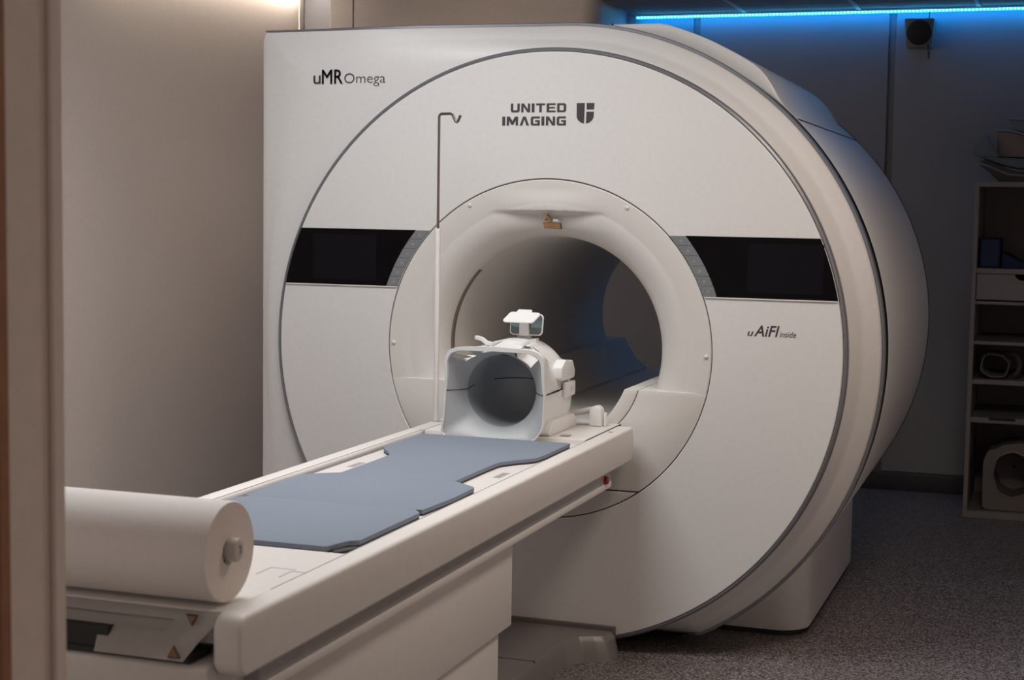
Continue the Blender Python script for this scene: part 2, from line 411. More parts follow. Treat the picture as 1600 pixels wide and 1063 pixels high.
# lower part of the surround: arm ledges and trough through the whole bore
CUR = [(.277, -.120), (.268, -.140), (.256, -.162), (.240, -.187), (.222, -.212), (.200, -.236), (.17, -.252)]
SEC = [(.324, -.120), (.318, -.140), (.309, -.162), (.296, -.187), (.279, -.212), (.258, -.236), (.235, -.256)]
def off(L, dx): return [(x + dx, z) for x, z in L]
g = .0017
arcp = lambda a0, a1: arc(0, 0, SF, a0, a1, 24)
aL = math.degrees(math.asin(-.120 / SF)); aM = math.degrees(math.asin(-.456 / SF)); aN = math.degrees(math.asin(-.461 / SF))
right_o = off(SEC, g)
mid = right_o + [(.235, -.275), (-.235, -.275)] + [(-x, z) for x, z in right_o[::-1]]
poly = mid + [(-x, z) for x, z in arcp(aL, aM)] + arcp(aM, aL)
obj('lower_surround', prism(poly, 'y', 0.0, .60, .0022, 2), FUNNEL, S)
obj('lower_apron', prism(arcp(-180 - aN, aN), 'y', 0.0, .05, .0015, 2), FUNNEL, S)
for s in (1, -1):
    pts = [(s * x, z) for x, z in CUR + [(.17, -.272), (.235, -.272)] + off(SEC, -g)[::-1]]
    obj('ledge_liner', prism(pts, 'y', 0.0, 2.04, .0022, 2), FUNNEL if False else BOREM if False else FUNNEL, S)
    inner = [(s * .3225, -.120), (s * .3225, -.235)] + [(s * x, z) for x, z in arc(0, 0, .372, -39, -18.8, 8)]
    obj('ledge_platform', prism(inner, 'y', .60, 2.04), BOREM, S)
obj('bore_floor', box(-.172, .172, .05, 2.04, -.268, -.262, .001, 1), BOREM, S)
obj('surround_backing', lathe_y([(.38, .30), (SD, .30)], 96), SEAM, S)
for x, z in ((-.274, .4755), (.274, .4755), (-.548, 0), (.548, 0)):
    obj('cap_screw', lathe_y([(.0075, .004), (.007, -.002), (.004, -.0045), (.0005, -.005)], 20, c=(x, z)), WHITE2, S)
# warning label under the brow
def flat(poly, y, bm=None, tilt=None):
    b = bmesh.new(); f = b.faces.new([b.verts.new((x, y(z) if callable(y) else y, z)) for x, z in poly]); return join(bm, b)
def slab(poly, y0, y1): return prism(poly, 'y', y0, y1)
lb = obj('warning_label', prism([(-.014, 0.4220), (.042, 0.4200), (.046, 0.4035), (-.009, 0.4055)], 'y', .006, .019), YELLOW, S)
obj('label_frame', prism([(-.0155, 0.4235), (.0435, 0.4215), (.048, 0.4020), (-.0105, 0.4040)], 'y', .0075, .019), INK, S)
obj('warning_triangle', prism([(-.014, 0.4265), (.012, 0.4260), (-.004, 0.4500)], 'y', .008, .024), YELLOW, S)
obj('triangle_mark', prism([(-.0065, 0.4310), (.0005, 0.4310), (-.0035, 0.4390)], 'y', .0070, .012), INK, S)
obj('white_tag', prism([(.017, 0.4265), (.037, 0.4260), (.033, 0.4335), (.019, 0.4340)], 'y', .010, .02), PALECOIL, S)
# screens with their button columns
def scr_pts(s, r0, r1, z0, z1, n=14):
    a = [(s * math.sqrt(r1 * r1 - z * z), z) for z in np.linspace(z0, z1, n)]
    c = [(s * math.sqrt(r0 * r0 - z * z), z) for z in np.linspace(z1, z0, n)]
    return a + c
for s in (-1, 1):
    sc = obj('screen', prism(scr_pts(s, .6095, SR - .0015, .1945, .3885), 'y', -.0025, .004, .001, 1), BLACKG, S)
    sc['label'] = 'black glass screen on the left of the bore' if s < 0 else 'black glass screen on the right of the bore'
    if s < 0: obj('display_area', prism([(-.855, .212), (-.615, .212), (-.615, .368), (-.855, .368)], 'y', -.0031, -.002), DISPLAY, sc)
    else: obj('display_area', prism([(.675, .212), (.915, .212), (.915, .368), (.675, .368)], 'y', -.0031, -.002), DISPLAY, sc)
    obj('screen_ledge', prism(scr_pts(s, SB + .004, SR - .004, .1895, .1935), 'y', -.004, .003, .001, 1), WHITE, S)
    for k in range(6):
        z0 = .1945 + .194 / 6 * k + .0008; z1 = .1945 + .194 / 6 * (k + 1) - .0008
        bt_ = obj('button', prism(scr_pts(s, SB + .0015, .6085, z0, z1, 4), 'y', -.003, .004, .001, 1), BUTTON, S)
        zc = (z0 + z1) / 2; xc = s * (math.sqrt(.588 ** 2 - zc * zc)); e = .0045
        ib = bmesh.new()
        if k in (0, 5): ib = prism([(xc - e, zc - .0008), (xc + e, zc - .0008), (xc + e, zc + .0008), (xc - e, zc + .0008)], 'y', -.0036, -.0025, bm=ib); ib = prism([(xc - .0008, zc - e), (xc + .0008, zc - e), (xc + .0008, zc + e), (xc - .0008, zc + e)], 'y', -.0036, -.0025, bm=ib)
        elif k in (1, 4): ib = prism([(xc - e, zc - .002), (xc + e, zc - .002), (xc, zc + .004)], 'y', -.0036, -.0025, bm=ib)
        elif k == 2: ib = lathe_y([(.0025, -.0036), (.0045, -.0036), (.0045, -.0025)], 14, c=(xc, zc), bm=ib)
        else: ib = cyl((xc, zc), 'y', .0022, -.0036, -.0025, 10, bm=ib)
        obj('icon', ib, ICON, bt_)
# lettering
def text_bm(body, x0, x1, z0, z1, y, weight=0.0, shear=0.0):
    cu = bpy.data.curves.new('txt', 'FONT'); cu.body = body; cu.size = 1; cu.offset = weight; cu.shear = shear; cu.resolution_u = 4; cu.extrude = 0.01
    to = bpy.data.objects.new('txt', cu); scene.collection.objects.link(to); bpy.context.view_layer.update()
    me = bpy.data.meshes.new_from_object(to.evaluated_get(bpy.context.evaluated_depsgraph_get()))
    bpy.data.objects.remove(to); b = bmesh.new(); b.from_mesh(me); bpy.data.meshes.remove(me)
    xs = [v.co.x for v in b.verts]; ys = [v.co.y for v in b.verts]; ax, bx, ay, by = min(xs), max(xs), min(ys), max(ys)
    for v in b.verts:
        X = x0 + (v.co.x - ax) / (bx - ax) * (x1 - x0); Z = z0 + (v.co.y - ay) / (by - ay) * (z1 - z0)
        v.co = (X, y - (v.co.z + .01) * .04, Z)
    return b
FY = 0.0345
bl = text_bm('u', -.8765, -.8490, .8890, .9180, FY, .005); bl = join(bl, text_bm('MR', -.8440, -.7652, .8890, .9380, FY)); bl = join(bl, text_bm('MR', -.8425, -.7637, .8885, .9375, FY))
obj('lettering', bl, INK, S)['label'] = 'uMR lettering'
obj('lettering', text_bm('Omega', -.7580, -.6030, .8795, .9245, FY, -.012), INK, S)['label'] = 'Omega lettering'
bl = text_bm('u', .6800, .6990, .0740, .0885, 0, .01, .22); bl = join(bl, text_bm('AiFI', .7010, .7820, .0740, .1090, 0, .012, .25))
obj('lettering', bl, INK, S)['label'] = 'uAiFI lettering'
obj('lettering', text_bm('inside', .7830, .8350, .0735, .0925, 0, 0.0, .25), INK, S)['label'] = 'inside lettering'
# maker's wordmark in square bold capitals, each letter a set of polygons in a unit box
W_ = .25; T_ = .24
GL = {
 'U': [[(0, 1), (.27, 1), (.27, .24), (.73, .24), (.73, 1), (1, 1), (1, .16), (.86, 0), (.14, 0), (0, .16)]],
 'N': [[(0, 0), (0, 1), (.30, 1), (.74, .36), (.74, 1), (1, 1), (1, 0), (.70, 0), (.26, .64), (.26, 0)]],
 'I': [[(0, 0), (0, 1), (1, 1), (1, 0)]],
 'T': [[(.36, 0), (.36, .78), (0, .78), (0, 1), (1, 1), (1, .78), (.64, .78), (.64, 0)]],
 'E': [[(0, 0), (0, 1), (1, 1), (1, .8), (.3, .8), (.3, .6), (.92, .6), (.92, .42), (.3, .42), (.3, .2), (1, .2), (1, 0)]],
 'D': [[(0, 0), (0, 1), (.27, 1), (.27, .0)], [(.27, .78), (.27, 1), (.84, 1), (1, .84), (1, .16), (.84, 0), (.27, 0), (.27, .22), (.72, .22), (.72, .78)]],
 'M': [[(0, 0), (0, 1), (.27, 1), (.5, .5), (.73, 1), (1, 1), (1, 0), (.79, 0), (.79, .55), (.58, .08), (.42, .08), (.21, .55), (.21, 0)]],
 'A': [[(0, 0), (.36, 1), (.64, 1), (1, 0), (.72, 0), (.5, .68), (.28, 0)]],
 'G': [[(1, .78), (.27, .78), (.27, .22), (.73, .22), (.73, .40), (.48, .40), (.48, .60), (1, .60), (1, 0), (.14, 0), (0, .16), (0, .84), (.14, 1), (1, 1)]],
}
def word(txt, x0, x1, z0, z1, y):
    wd = {'I': .32, 'M': 1.25, 'A': 1.05}; gap = .17
    tot = sum(wd.get(c, 1) for c in txt) + gap * (len(txt) - 1); k = (x1 - x0) / tot; cx = x0; b = bmesh.new()
    for c in txt:
        w_ = wd.get(c, 1) * k
        for pg in GL[c]: b = prism([(cx + px * w_, z0 + pz * (z1 - z0)) for px, pz in pg], 'y', y - .0006, y + .0004, bm=b)
        cx += w_ + gap * k
    return b
obj('wordmark', word('UNITED', -.1325, .0600, .7850, .8145, 0), INK, S)['label'] = 'UNITED lettering'
obj('wordmark', word('IMAGING', -.1620, .0600, .7415, .7715, 0), INK, S)['label'] = 'IMAGING lettering'
b = prism([(.096, .8145), (.1235, .8145), (.1222, .7475)] + [(.1105, .7515), (.1005, .7600), (.0965, .7690)], 'y', -.0006, .0004)
b = prism([(.1300, .8145), (.1565, .8145), (.1555, .7935), (.1300, .7935)], 'y', -.0006, .0004, bm=b)
b = prism([(.1295, .7865), (.1552, .7865), (.1545, .7690), (.1495, .7585), (.1400, .7510), (.1285, .7475)], 'y', -.0006, .0004, bm=b)
obj('emblem', b, INK, S)['label'] = 'dark three-piece shield emblem'

# ================================================================== the patient table
T = thing('patient_table', (0, -1.5, ZF), 'long white patient table docked to the scanner bore', 'table')
ZT, XT = -.2343, .3239
for s in (1, -1):
    side = round_poly([(-2.655, -.345), (-.045, -.345), (-.035, -.290), (-.050, ZT), (-2.655, ZT)], [.030, .008, .01, .012, .030], 8)
    x0, x1 = (.268, XT) if s > 0 else (-XT, -.268)
    obj('side_rail', prism(side, 'x', x0, x1, .009, 3), WHITE2, T)
    obj('rail_line', box(s * .2735 - .0006, s * .2735 + .0006, -2.45, -.40, ZT - .001, ZT + .0003), GREYREC, T)
    obj('lower_rail', box(*sorted((s * .255, s * .3015)), -2.52, -.217, -.4065, -.386, .004), WHITE2, T)
    obj('recess_shade_strip', box(*sorted((s * .25, s * .298)), -2.54, -.217, -.390, -.340), GREYREC, T)  # grey colour stands in for the shadow under the rail
obj('cradle', box(-.264, .264, -2.10, -.40, -.275, -.2505, .003), WHITE2, T)
obj('frame_underside', box(-.26, .26, -2.52, -.217, -.40, -.28), GREYREC, T)
obj('head_deck', prism(round_poly([(-.266, -.405), (.266, -.405), (.266, -.003), (-.266, -.003)], .006, 4), 'z', -.275, ZT, .003), WHITE2, T)
obj('bridge_deck', box(-.165, .165, -.003, .06, -.260, ZT - .002, .002, 1), WHITE2, T)
obj('foot_deck', box(-.264, .264, -2.610, -2.104, -.30, -.2395, .002), WHITE2, T)
for (x0, x1, y0, y1) in ((.180, .183, -2.335, -2.272), (.180, .236, -2.275, -2.272), (.232, .235, -2.34, -2.287), (.232, .266, -2.290, -2.286), (-.183, -.180, -2.335, -2.272), (-.236, -.180, -2.275, -2.272)):
    obj('deck_groove', box(x0, x1, y0, y1, -.2398, -.2391), GREYREC, T)
for s in (1, -1):
    obj('side_gap_shade', box(*sorted((s * .2645, s * .2675)), -2.62, -.41, -.29, -.2440), GREYREC, T)  # grey filler draws the thin line of shading beside the cradle
    obj('deck_gap', box(*sorted((s * .2662, s * .2680)), -.40, .0, -.26, ZT - .0012), SEAM, T)
    obj('socket', box(*sorted((s * .17, s * .20)), -.36, -.33, ZT + .001, ZT + .0035, .001, 1), BLACKP if False else GREYREC, T)
    obj('cradle_marker', box(*sorted((s * .205, s * .225)), -1.06, -.98, -.2508, -.2498), GREYREC, T)
    obj('position_mark', box(*sorted((s * .283, s * .297)), -.205, -.195, ZT - .001, ZT + .0004), INK, T)
# foot end: sloping end cap with a grip cut-out, black gap and lower body
def cap_y(z): return -2.605 - .018 * smooth(-.2395, -.247, z) - max(0, -.246 - z) / .063 * .075
zs_ = [-.2395, -.2405, -.243, -.246, -.250, -.255, -.2565, -.259, -.264, -.269, -.272, -.2735, -.280, -.309]
xs_ = [-1, -.95, -.82, -.78, -.74, -.5, -.245, -.17, 0, .17, .245, .5, .68, .72, .76, .95, 1]
b = bmesh.new(); grid = []
for k, z in enumerate(zs_):
    hw = .266 - .030 * smooth(-.246, -.309, z); row = []
    for u in xs_:
        dep = .010 * smooth(-.2550, -.259, z) * smooth(-.2735, -.270, z) if -.80 < u < .70 else 0
        x_ = u * hw
        if k == len(zs_) - 2 and abs(abs(u) - .245) < .01: x_ = math.copysign(.045, u)
        if k == len(zs_) - 2 and abs(abs(u) - .17) < .01: x_ = math.copysign(.040, u)
        row.append(b.verts.new((x_, cap_y(z) + dep, z)))
    grid.append(row)
for k in range(len(zs_) - 1):
    for i in range(len(xs_) - 1):
        if k == len(zs_) - 2 and -.25 <= xs_[i] and xs_[i + 1] <= .25: continue
        b.faces.new((grid[k][i], grid[k][i + 1], grid[k + 1][i + 1], grid[k + 1][i]))
bmesh.ops.solidify(b, geom=b.faces[:], thickness=.006)
obj('end_cap', b, WHITE2, T)
obj('grip_recess_shade', box(-.07, .07, -2.672, -2.62, -.318, -.272), BLACKP, T)  # black block paints the darkness inside the grip cut-out
obj('gap_strip', box(-.236, .236, -2.676, -2.60, -.320, -.308, .002, 1), BLACKP, T)
obj('end_body', prism(round_poly([(-2.675, -.322), (-2.50, -.322), (-2.50, -.46), (-2.63, -.46)], [.012, 0, 0, .02], 5), 'x', -.266, .266, .006), WHITE2, T)
def tri(x, z, e, s, y): return prism([(x - e, z - s * e * .8), (x + e, z - s * e * .8), (x, z + s * e * .95)], 'y', y, y + .004)
for x, z, s, e in ((.222, -.2500, -1, .0115), (.217, -.2945, 1, .0125)):
    t_ = obj('warning_sticker', tri(x, z, e, s, cap_y(z) - .0165), INK, T); obj('sticker_face', tri(x, z, e * .72, s, cap_y(z) - .0172), YELLOW, t_)
    t_['label'] = 'small yellow warning triangle on the foot end'
# pedestal, docking base and stop button
obj('pedestal_cover', box(-.27, .27, -2.46, -1.072, -.645, -.400, .006), WHITE2, T)
obj('pedestal_lower', box(-.256, .256, -2.43, -1.135, ZF, -.640, .006), WHITE2, T)
dk = [(-.26, -.005), (.262, -.005), (.248, -.085), (.215, -.105), (.172, -.125), (.140, -.19), (.128, -.30), (.126, -.60), (.126, -1.14), (-.126, -1.14), (-.126, -.30), (-.140, -.19), (-.172, -.125), (-.215, -.105), (-.248, -.085)]
dk = round_poly(dk, .025, 4)
b = loft([[(x * 1.0, y, -.928) for x, y in dk], [(x * 1.035 + .006 * (1 if x > 0 else -1), y - .010 if y < -.02 else y, -.945) for x, y in dk], [(x * 1.05 + .018 * (1 if x > 0 else -1), y - .028 if y < -.02 else y, ZF) for x, y in dk]], cap0=True, cap1=True)
obj('docking_base', b, GREYBASE, T, ang=24)
obj('docking_lip', prism(round_poly([(-.262, -.022), (.264, -.022), (.268, -.0015), (-.266, -.0015)], .004, 3), 'z', ZF + .001, -.914, .004), mat('dark_lip', (.11, .098, .095, 1), .5), T)
obj('base_seam', box(-.13, .131, -.452, -.447, -.935, -.9275), SEAM, T)
rb = obj('stop_button', tube([(.299, -.285, -.3745), (.306, -.285, -.3745), (.311, -.285, -.3745)], [.013, .013, .009], 16), RED, T)
rb['label'] = 'red stop button under the rail'

# ================================================================== things on the table
def mat_pad(name, poly, label, z0, th):
    t_ = thing(name, (0, sum(p_[1] for p_ in poly) / len(poly), z0), label, 'mat', 'blue-grey mats on the table')
    obj('mat_top', prism(poly, 'z', z0 + .004, z0 + th, .002, 2), MATBLUE, t_)
    ins = [(x * .995, y) for x, y in poly]
    obj('mat_underside', prism(ins, 'z', z0, z0 + .0045), MATEDGE, t_)
    return t_
ZM = -.2500
half = [(.243, -.475), (.243, -.72), (.236, -.79), (.195, -.845), (.166, -.90), (.163, -1.00), (.163, -1.232), (.205, -1.262), (.243, -1.295), (.246, -1.45), (.236, -1.6247)]
polyA = round_poly(half + [(-x, y) for x, y in half[::-1]], [.01, .03, .05, .05, .05, .05, .012, .03, .03, .02, .006] + [.006, .02, .03, .03, .012, .05, .05, .05, .05, .03, .01], 5)
mat_pad('positioning_mat', polyA, 'waisted blue-grey mat on the table in front of the head coil', ZM, .0150)
hb = [(.218, -1.6252), (.243, -1.66), (.243, -1.99), (.222, -2.005), (.205, -2.075)]
polyB = round_poly(hb + [(-x, y) for x, y in hb[::-1]], [.003, .01, .01, .01, .008, .008, .01, .01, .01, .003], 4)
mb = mat_pad('positioning_mat', polyB, 'shorter blue-grey mat on the table next to the paper roll', ZM, .0150)
obj('pull_tab', prism(round_poly([(.212, -2.06), (.232, -2.02), (.246, -2.005), (.252, -2.03), (.225, -2.085)], .006, 3), 'z', ZM, ZM + .006, .001, 1), BLACKP, mb)

# paper roll lying across the foot end
PR = thing('paper_roll', (-.02, -2.56, -.235), 'thick white paper roll lying across the foot end of the table', 'paper roll')
PY, PZ, PRAD = -2.560, -.1437, .0905
def disc_x(r_in, r_out, x): return None
b = bmesh.new(); rings = []
for x, r in ((-.30, PRAD - .002), (-.298, PRAD), (.247, PRAD), (.2495, PRAD - .0015)):
    rings.append([(x, PY + r * math.cos(2 * PI * i / 96), PZ + r * math.sin(2 * PI * i / 96)) for i in range(96)])
obj('paper_body', loft(rings, cap0=True), PAPER, PR)
rings = [[(x, PY + r * math.cos(2 * PI * i / 96), PZ + r * math.sin(2 * PI * i / 96)) for i in range(96)] for x, r in ((.2495, PRAD - .0015), (.2490, PRAD * .6), (.2485, .0235), (.235, .0235))]
obj('roll_end', loft(rings), PAPEREND, PR)
obj('core_hole_shade', cyl((PY, PZ), 'x', .0237, .232, .2355, 32), BLACKP, PR)  # black disc in place of the unlit depth of the core
kn = [[(x, PY + .002 + r * math.cos(2 * PI * i / 40), PZ + .004 + r * 1.18 * math.sin(2 * PI * i / 40)) for i in range(40)] for x, r in ((.23, .018), (.262, .0185), (.267, .017), (.2685, .014), (.2685, .0085), (.266, .008))]
obj('spindle_knob', loft(kn, cap1=True), KNOB, PR)

# drip pole
IV = thing('drip_pole', (-.30, -.22, ZT), 'slim drip pole with steel hook standing on the table edge', 'pole')
obj('sleeve', tube([(-.300, -.22, ZT), (-.300, -.22, .395), (-.300, -.22, .399)], [.0082, .0082, .0065], 16), WHITE2, IV)
obj('collar', tube([(-.300, -.22, ZT), (-.300, -.22, ZT + .006)], .0105, 16), KNOB, IV)
obj('rod', tube([(-.300, -.22, .395), (-.300, -.22, .758), (-.2985, -.22, .764), (-.294, -.22, .768), (-.262, -.22, .769), (-.254, -.22, .766), (-.243, -.22, .744), (-.239, -.22, .7415), (-.235, -.22, .744), (-.226, -.22, .764)], .0045, 10), CHROME, IV)

# head coil with mirror
HC = thing('head_coil', (-.01, -.29, ZT), 'white head coil with round opening and mirror on the table', 'head coil')
CX, CZ = -.012, -.098
Nn = 96
def rr_outline(n=Nn):
    """front outline of the coil by angle about its hole"""
    base = [(.128, -.2455), (.158, -.205), (.163, -.10), (.163, .005), (.150, .030), (.120, .0405), (0, .047), (-.120, .0405), (-.150, .030), (-.163, .005), (-.163, -.10), (-.172, -.205), (-.182, -.232), (-.165, -.2455)]
    base = [(x + 0.0, z) for x, z in base]
    base = round_poly(base, [.03, .06, .3, .05, .03, .2, .3, .2, .03, .05, .3, .1, .015, .012], 6)
    out = []
    P = [(x - 0, z - CZ) for x, z in base]
    for i in range(n):
        th = 2 * PI * i / n; c, s = math.cos(th), math.sin(th); best = None
        for j in range(len(P)):
            (x1, z1), (x2, z2) = P[j], P[(j + 1) % len(P)]
            den = c * (z2 - z1) - s * (x2 - x1)
            if abs(den) < 1e-9: continue
            t = (x1 * (z2 - z1) - z1 * (x2 - x1)) / den; u = (x1 * s - z1 * c) / (-den) if abs(den) > 0 else 0
            u = ((c * t - x1) / (x2 - x1)) if abs(x2 - x1) > abs(z2 - z1) else ((s * t - z1) / (z2 - z1))
            if t > 0 and -1e-6 <= u <= 1 + 1e-6: best = t if best is None else max(best, t)
        out.append(best)
    return out
RRo = rr_outline()
RH = .1135
def ring_at(f, y, shift=0.0):
    return [(CX + f(i) * math.cos(2 * PI * i / Nn), y + (shift(2 * PI * i / Nn) if shift else 0), CZ + f(i) * math.sin(2 * PI * i / Nn)) for i in range(Nn)]
lean = lambda th: -.018 * max(0, math.sin(th)) + .004 * max(0, -math.sin(th))
face = []
for t in np.linspace(0, 1, 13):
    face.append(ring_at(lambda i, t=t: RRo[i] * .975 + (RH - RRo[i] * .975) * t, -.452 + .062 * (t ** 1.5), lambda th, t=t: lean(th) * (1 - t)))
b = bmesh.new(); G = [[b.verts.new(p_) for p_ in r] for r in face]
WIN_ = ((122, 141, .16, .70), (99, 113, .14, .60), (36, 62, .14, .85))
for j_ in range(12):
    for i in range(Nn):
        dg = (i + .5) * 360 / Nn; tm = (j_ + .5) / 12
        if any(a0 <= dg <= a1 and t0 <= tm <= t1 for a0, a1, t0, t1 in WIN_): continue
        b.faces.new((G[j_][i], G[j_][(i + 1) % Nn], G[j_ + 1][(i + 1) % Nn], G[j_ + 1][i]))
obj('face_lining', b, COILG, HC)
lip = lambda i: .011 * max(0, math.sin(2 * PI * i / Nn)) ** .6
obj('front_rim', loft([ring_at(lambda i: RRo[i] * .965 - lip(i), -.446, lean), ring_at(lambda i: RRo[i] * .978 - lip(i), -.4575, lean), ring_at(lambda i: RRo[i] * .998, -.4575, lean), ring_at(lambda i: RRo[i], -.452, lean), ring_at(lambda i: RRo[i] * .985, -.432)]), COILW, HC, ang=60)
inn = [ring_at(lambda i: RH, -.39), ring_at(lambda i: RH - .002, -.34), ring_at(lambda i: RH - .006, -.26), ring_at(lambda i: RH - .02, -.20), ring_at(lambda i: RH - .05, -.17), ring_at(lambda i: .02, -.16)]
obj('inner_lining', loft(inn, cap1=True), mat('dark_grey_lining', (0.42, 0.445, 0.465, 1), 0.35), HC)
# outer shell: arch-shaped section, upper and lower halves with a gap at the split line
def shell(zlo, zhi, stations):
    rows = []
    for y, hw, zt_, zb_ in stations:
        P = []
        if zhi > 0:   # upper arch from right split over the top to left split
            for i in range(33):
                a = PI * i / 32; ex = .62
                ca, sa = math.cos(a), math.sin(a)
                P.append((CX + hw * math.copysign(abs(ca) ** ex, ca), y, zlo + (zt_ - zlo) * abs(sa) ** .75))
        else:         # lower tub
            for i in range(33):
                a = PI + PI * i / 32; ex = .5
                ca, sa = math.cos(a), math.sin(a)
                P.append((CX + hw * math.copysign(abs(ca) ** ex, ca), y, zhi + (zb_ - zhi) * abs(sa) ** .6))
        rows.append(P)
    return rows
st = [(-.436, .160, .0405, -.240), (-.408, .158, .040, -.2338), (-.30, .158, .040, -.2338), (-.20, .158, .036, -.2338), (-.155, .156, .022, -.2338), (-.140, .145, .0, -.215)]
WIN = ((122, 141, .16, .70), (99, 113, .14, .60), (36, 62, .14, .85))     # view openings: angle range and depth range in the lining
ys = [-.436, -.425, -.412, -.40, -.385, -.37, -.35, -.33, -.31, -.28, -.24, -.20, -.175, -.158, -.146, -.140]
def shell_r(i, y):
    k = smooth(-.43, -.30, y); r = RRo[i] * .975 * (1 - k) + .152 * k
    return r - .035 * smooth(-.185, -.140, y) ** 2
up_ = []
for y in ys: up_.append([(CX + shell_r(i, y) * math.cos(2 * PI * i / Nn), y, CZ + shell_r(i, y) * math.sin(2 * PI * i / Nn)) for i in range(0, Nn // 2 + 1)])
b = bmesh.new(); G = [[b.verts.new(p_) for p_ in r] for r in up_]
def in_win(deg): return any(a0 - 1 <= deg <= a1 + 1 for a0, a1, _, _ in WIN)
for j_ in range(len(G) - 1):
    for i in range(Nn // 2):
        if -.426 < ys[j_] and ys[j_ + 1] < -.305 and in_win((i + .5) * 360 / Nn): continue
        b.faces.new((G[j_][i], G[j_][i + 1], G[j_ + 1][i + 1], G[j_ + 1][i]))
obj('upper_shell', b, COILW, HC, ang=50)
obj('lower_shell', loft(shell(0, -.1005, st), closed=False), COILW, HC, ang=50)
obj('back_plate', prism(round_poly([(CX - .145, -.21), (CX + .145, -.21), (CX + .145, -.03), (CX + .09, .0), (CX - .09, .0), (CX - .145, -.03)], .03, 5), 'y', -.146, -.138, .003), COILW, HC)
for s_ in (1, -1):
    obj('base_foot', prism(round_poly([(-.40, -.2340), (-.10, -.2340), (-.09, -.215), (-.13, -.190), (-.36, -.190)], .01, 3), 'x', *sorted((CX + s_ * .120, CX + s_ * .158)), .004), COILW, HC)
# seam across the lining
def face_pt(th, t, lift=.0012):
    i = th / (2 * PI) * Nn; i0 = int(i) % Nn; Ro = RRo[i0] + (RRo[(i0 + 1) % Nn] - RRo[i0]) * (i - int(i))
    r = Ro * .975 + (RH - Ro * .975) * t
    return Vector((CX + r * math.cos(th), -.452 + .062 * t ** 1.5 + lean(th) * (1 - t) - lift, CZ + r * math.sin(th)))
for s in (0, 1):
    pts = [face_pt((.0 if s == 0 else PI) , t) for t in np.linspace(0, 1, 8)]
    pts += [Vector((CX + (1 if s == 0 else -1) * (RH - .002), y, CZ + z)) for y, z in ((-.385, .001), (-.34, .006), (-.28, .012), (-.22, .014))]
    obj('split_seam', tube(pts, .0011, 6), SEAM, HC)
obj('split_seam', tube([(CX - .092, -.202, CZ + .014), (CX - .05, -.167, CZ + .016), (CX, -.1605, CZ + .017), (CX + .05, -.167, CZ + .016), (CX + .092, -.202, CZ + .014)], .0013, 6), SEAM, HC)
for s in (1, -1):
    obj('split_seam', tube([(CX + s * .1605, y, -.0995) for y in (-.432, -.35, -.30)], .0012, 6), SEAM, HC)
    lt = obj('side_latch', box(*sorted((CX + s * .158, CX + s * .1725)), -.262, -.165, -.125, -.078, .005), COILW, HC)
    obj('latch_mark', box(*sorted((CX + s * .1720, CX + s * .1729)), -.208, -.204, -.108, -.094), GREYREC, lt)
    obj('side_shoulder', prism(round_poly([(-.30, -.070), (-.165, -.070), (-.160, -.045), (-.185, -.012), (-.26, -.005), (-.30, -.025)], .012, 4), 'x', *sorted((CX + s * .135, CX + s * .169)), .005), COILW, HC)
# white openings in the upper lining
def patch(th0, th1, t0, t1, lift, skew=0.0):
    rows = []
    for t in np.linspace(t0, t1, 5):
        rows.append([tuple(face_pt(math.radians(a + skew * (t - t0)), t, lift)) for a in np.linspace(th0, th1, 7)])
    return rows
for a0, a1, t0, t1 in WIN:
    aa = np.linspace(a0, a1, 8)
    low = [face_pt(math.radians(a), t1, -.001) for a in aa]
    far = []
    for a in aa:
        i_ = min(int(a / 360 * Nn), Nn - 1); r_ = shell_r(i_, -.31) * .985
        far.append(Vector((CX + r_ * math.cos(math.radians(a)), -.31, CZ + r_ * math.sin(math.radians(a)))))
    rows = [[tuple(l + (f - l) * t) for l, f in zip(low, far)] for t in (0, .5, 1)]
    b = loft(rows, closed=False)
    for e in (0, -1):        # side walls of the opening
        a = math.radians(aa[e]); q0 = face_pt(a, t0, 0)
        f_ = b.faces.new([b.verts.new(p_) for p_ in (low[e], far[e], far[e] + Vector((0, -.11, .004)), q0)])
    obj('view_window', b, COILW, HC)
th = [math.radians(a) for a in (80, 84, 88, 92, 96)]
b = loft([[(CX + (RH - .003) * math.cos(a), y, CZ + (RH - .003) * math.sin(a)) for a in th] for y in (-.385, -.35, -.30)], closed=False)
obj('view_window', b, mat('cream_lit_patch', (.62, .57, .48, 1), .5), HC)  # cream patch paints the lit view through the middle opening
# top clips, arched strap and mirror
for s in (1, -1):
    cp = [(CX + s * .035, -.36, .042), (CX + s * .062, -.36, .047), (CX + s * .080, -.355, .058), (CX + s * .102, -.35, .062)]
    obj('top_clip', loft([[(x + dx, y + dy, z + dz) for dx, dy, dz in ((0, -.012, -.005), (0, .012, -.005), (0, .012, .005), (0, -.012, .005))] for x, y, z in cp], cap0=True, cap1=True), COILW, HC)
ap = [(CX + .075 * math.cos(a), -.27, .030 + .026 * math.sin(a)) for a in np.linspace(0, PI, 16)]
obj('arched_strap', loft([[(x, y + dy, z + dz) for x, y, z in ap] for dy, dz in ((-.05, -.006), (-.05, .0), (.06, .0), (.06, -.006))], closed=False), COILW, HC)
mi = obj('mirror_post', box(CX - .008, CX + .034, -.225, -.205, .040, .120, .002, 1), COILW, HC)
def tilt(b, c, ax, ang):
    bmesh.ops.rotate(b, verts=b.verts, cent=c, matrix=Matrix.Rotation(math.radians(ang), 3, ax)); return b
MC = (.012, -.225, .098)
fr_ = round_poly([(MC[0] - .055, MC[2] - .034), (MC[0] + .055, MC[2] - .034), (MC[0] + .055, MC[2] + .036), (MC[0] - .055, MC[2] + .036)], .014, 5)
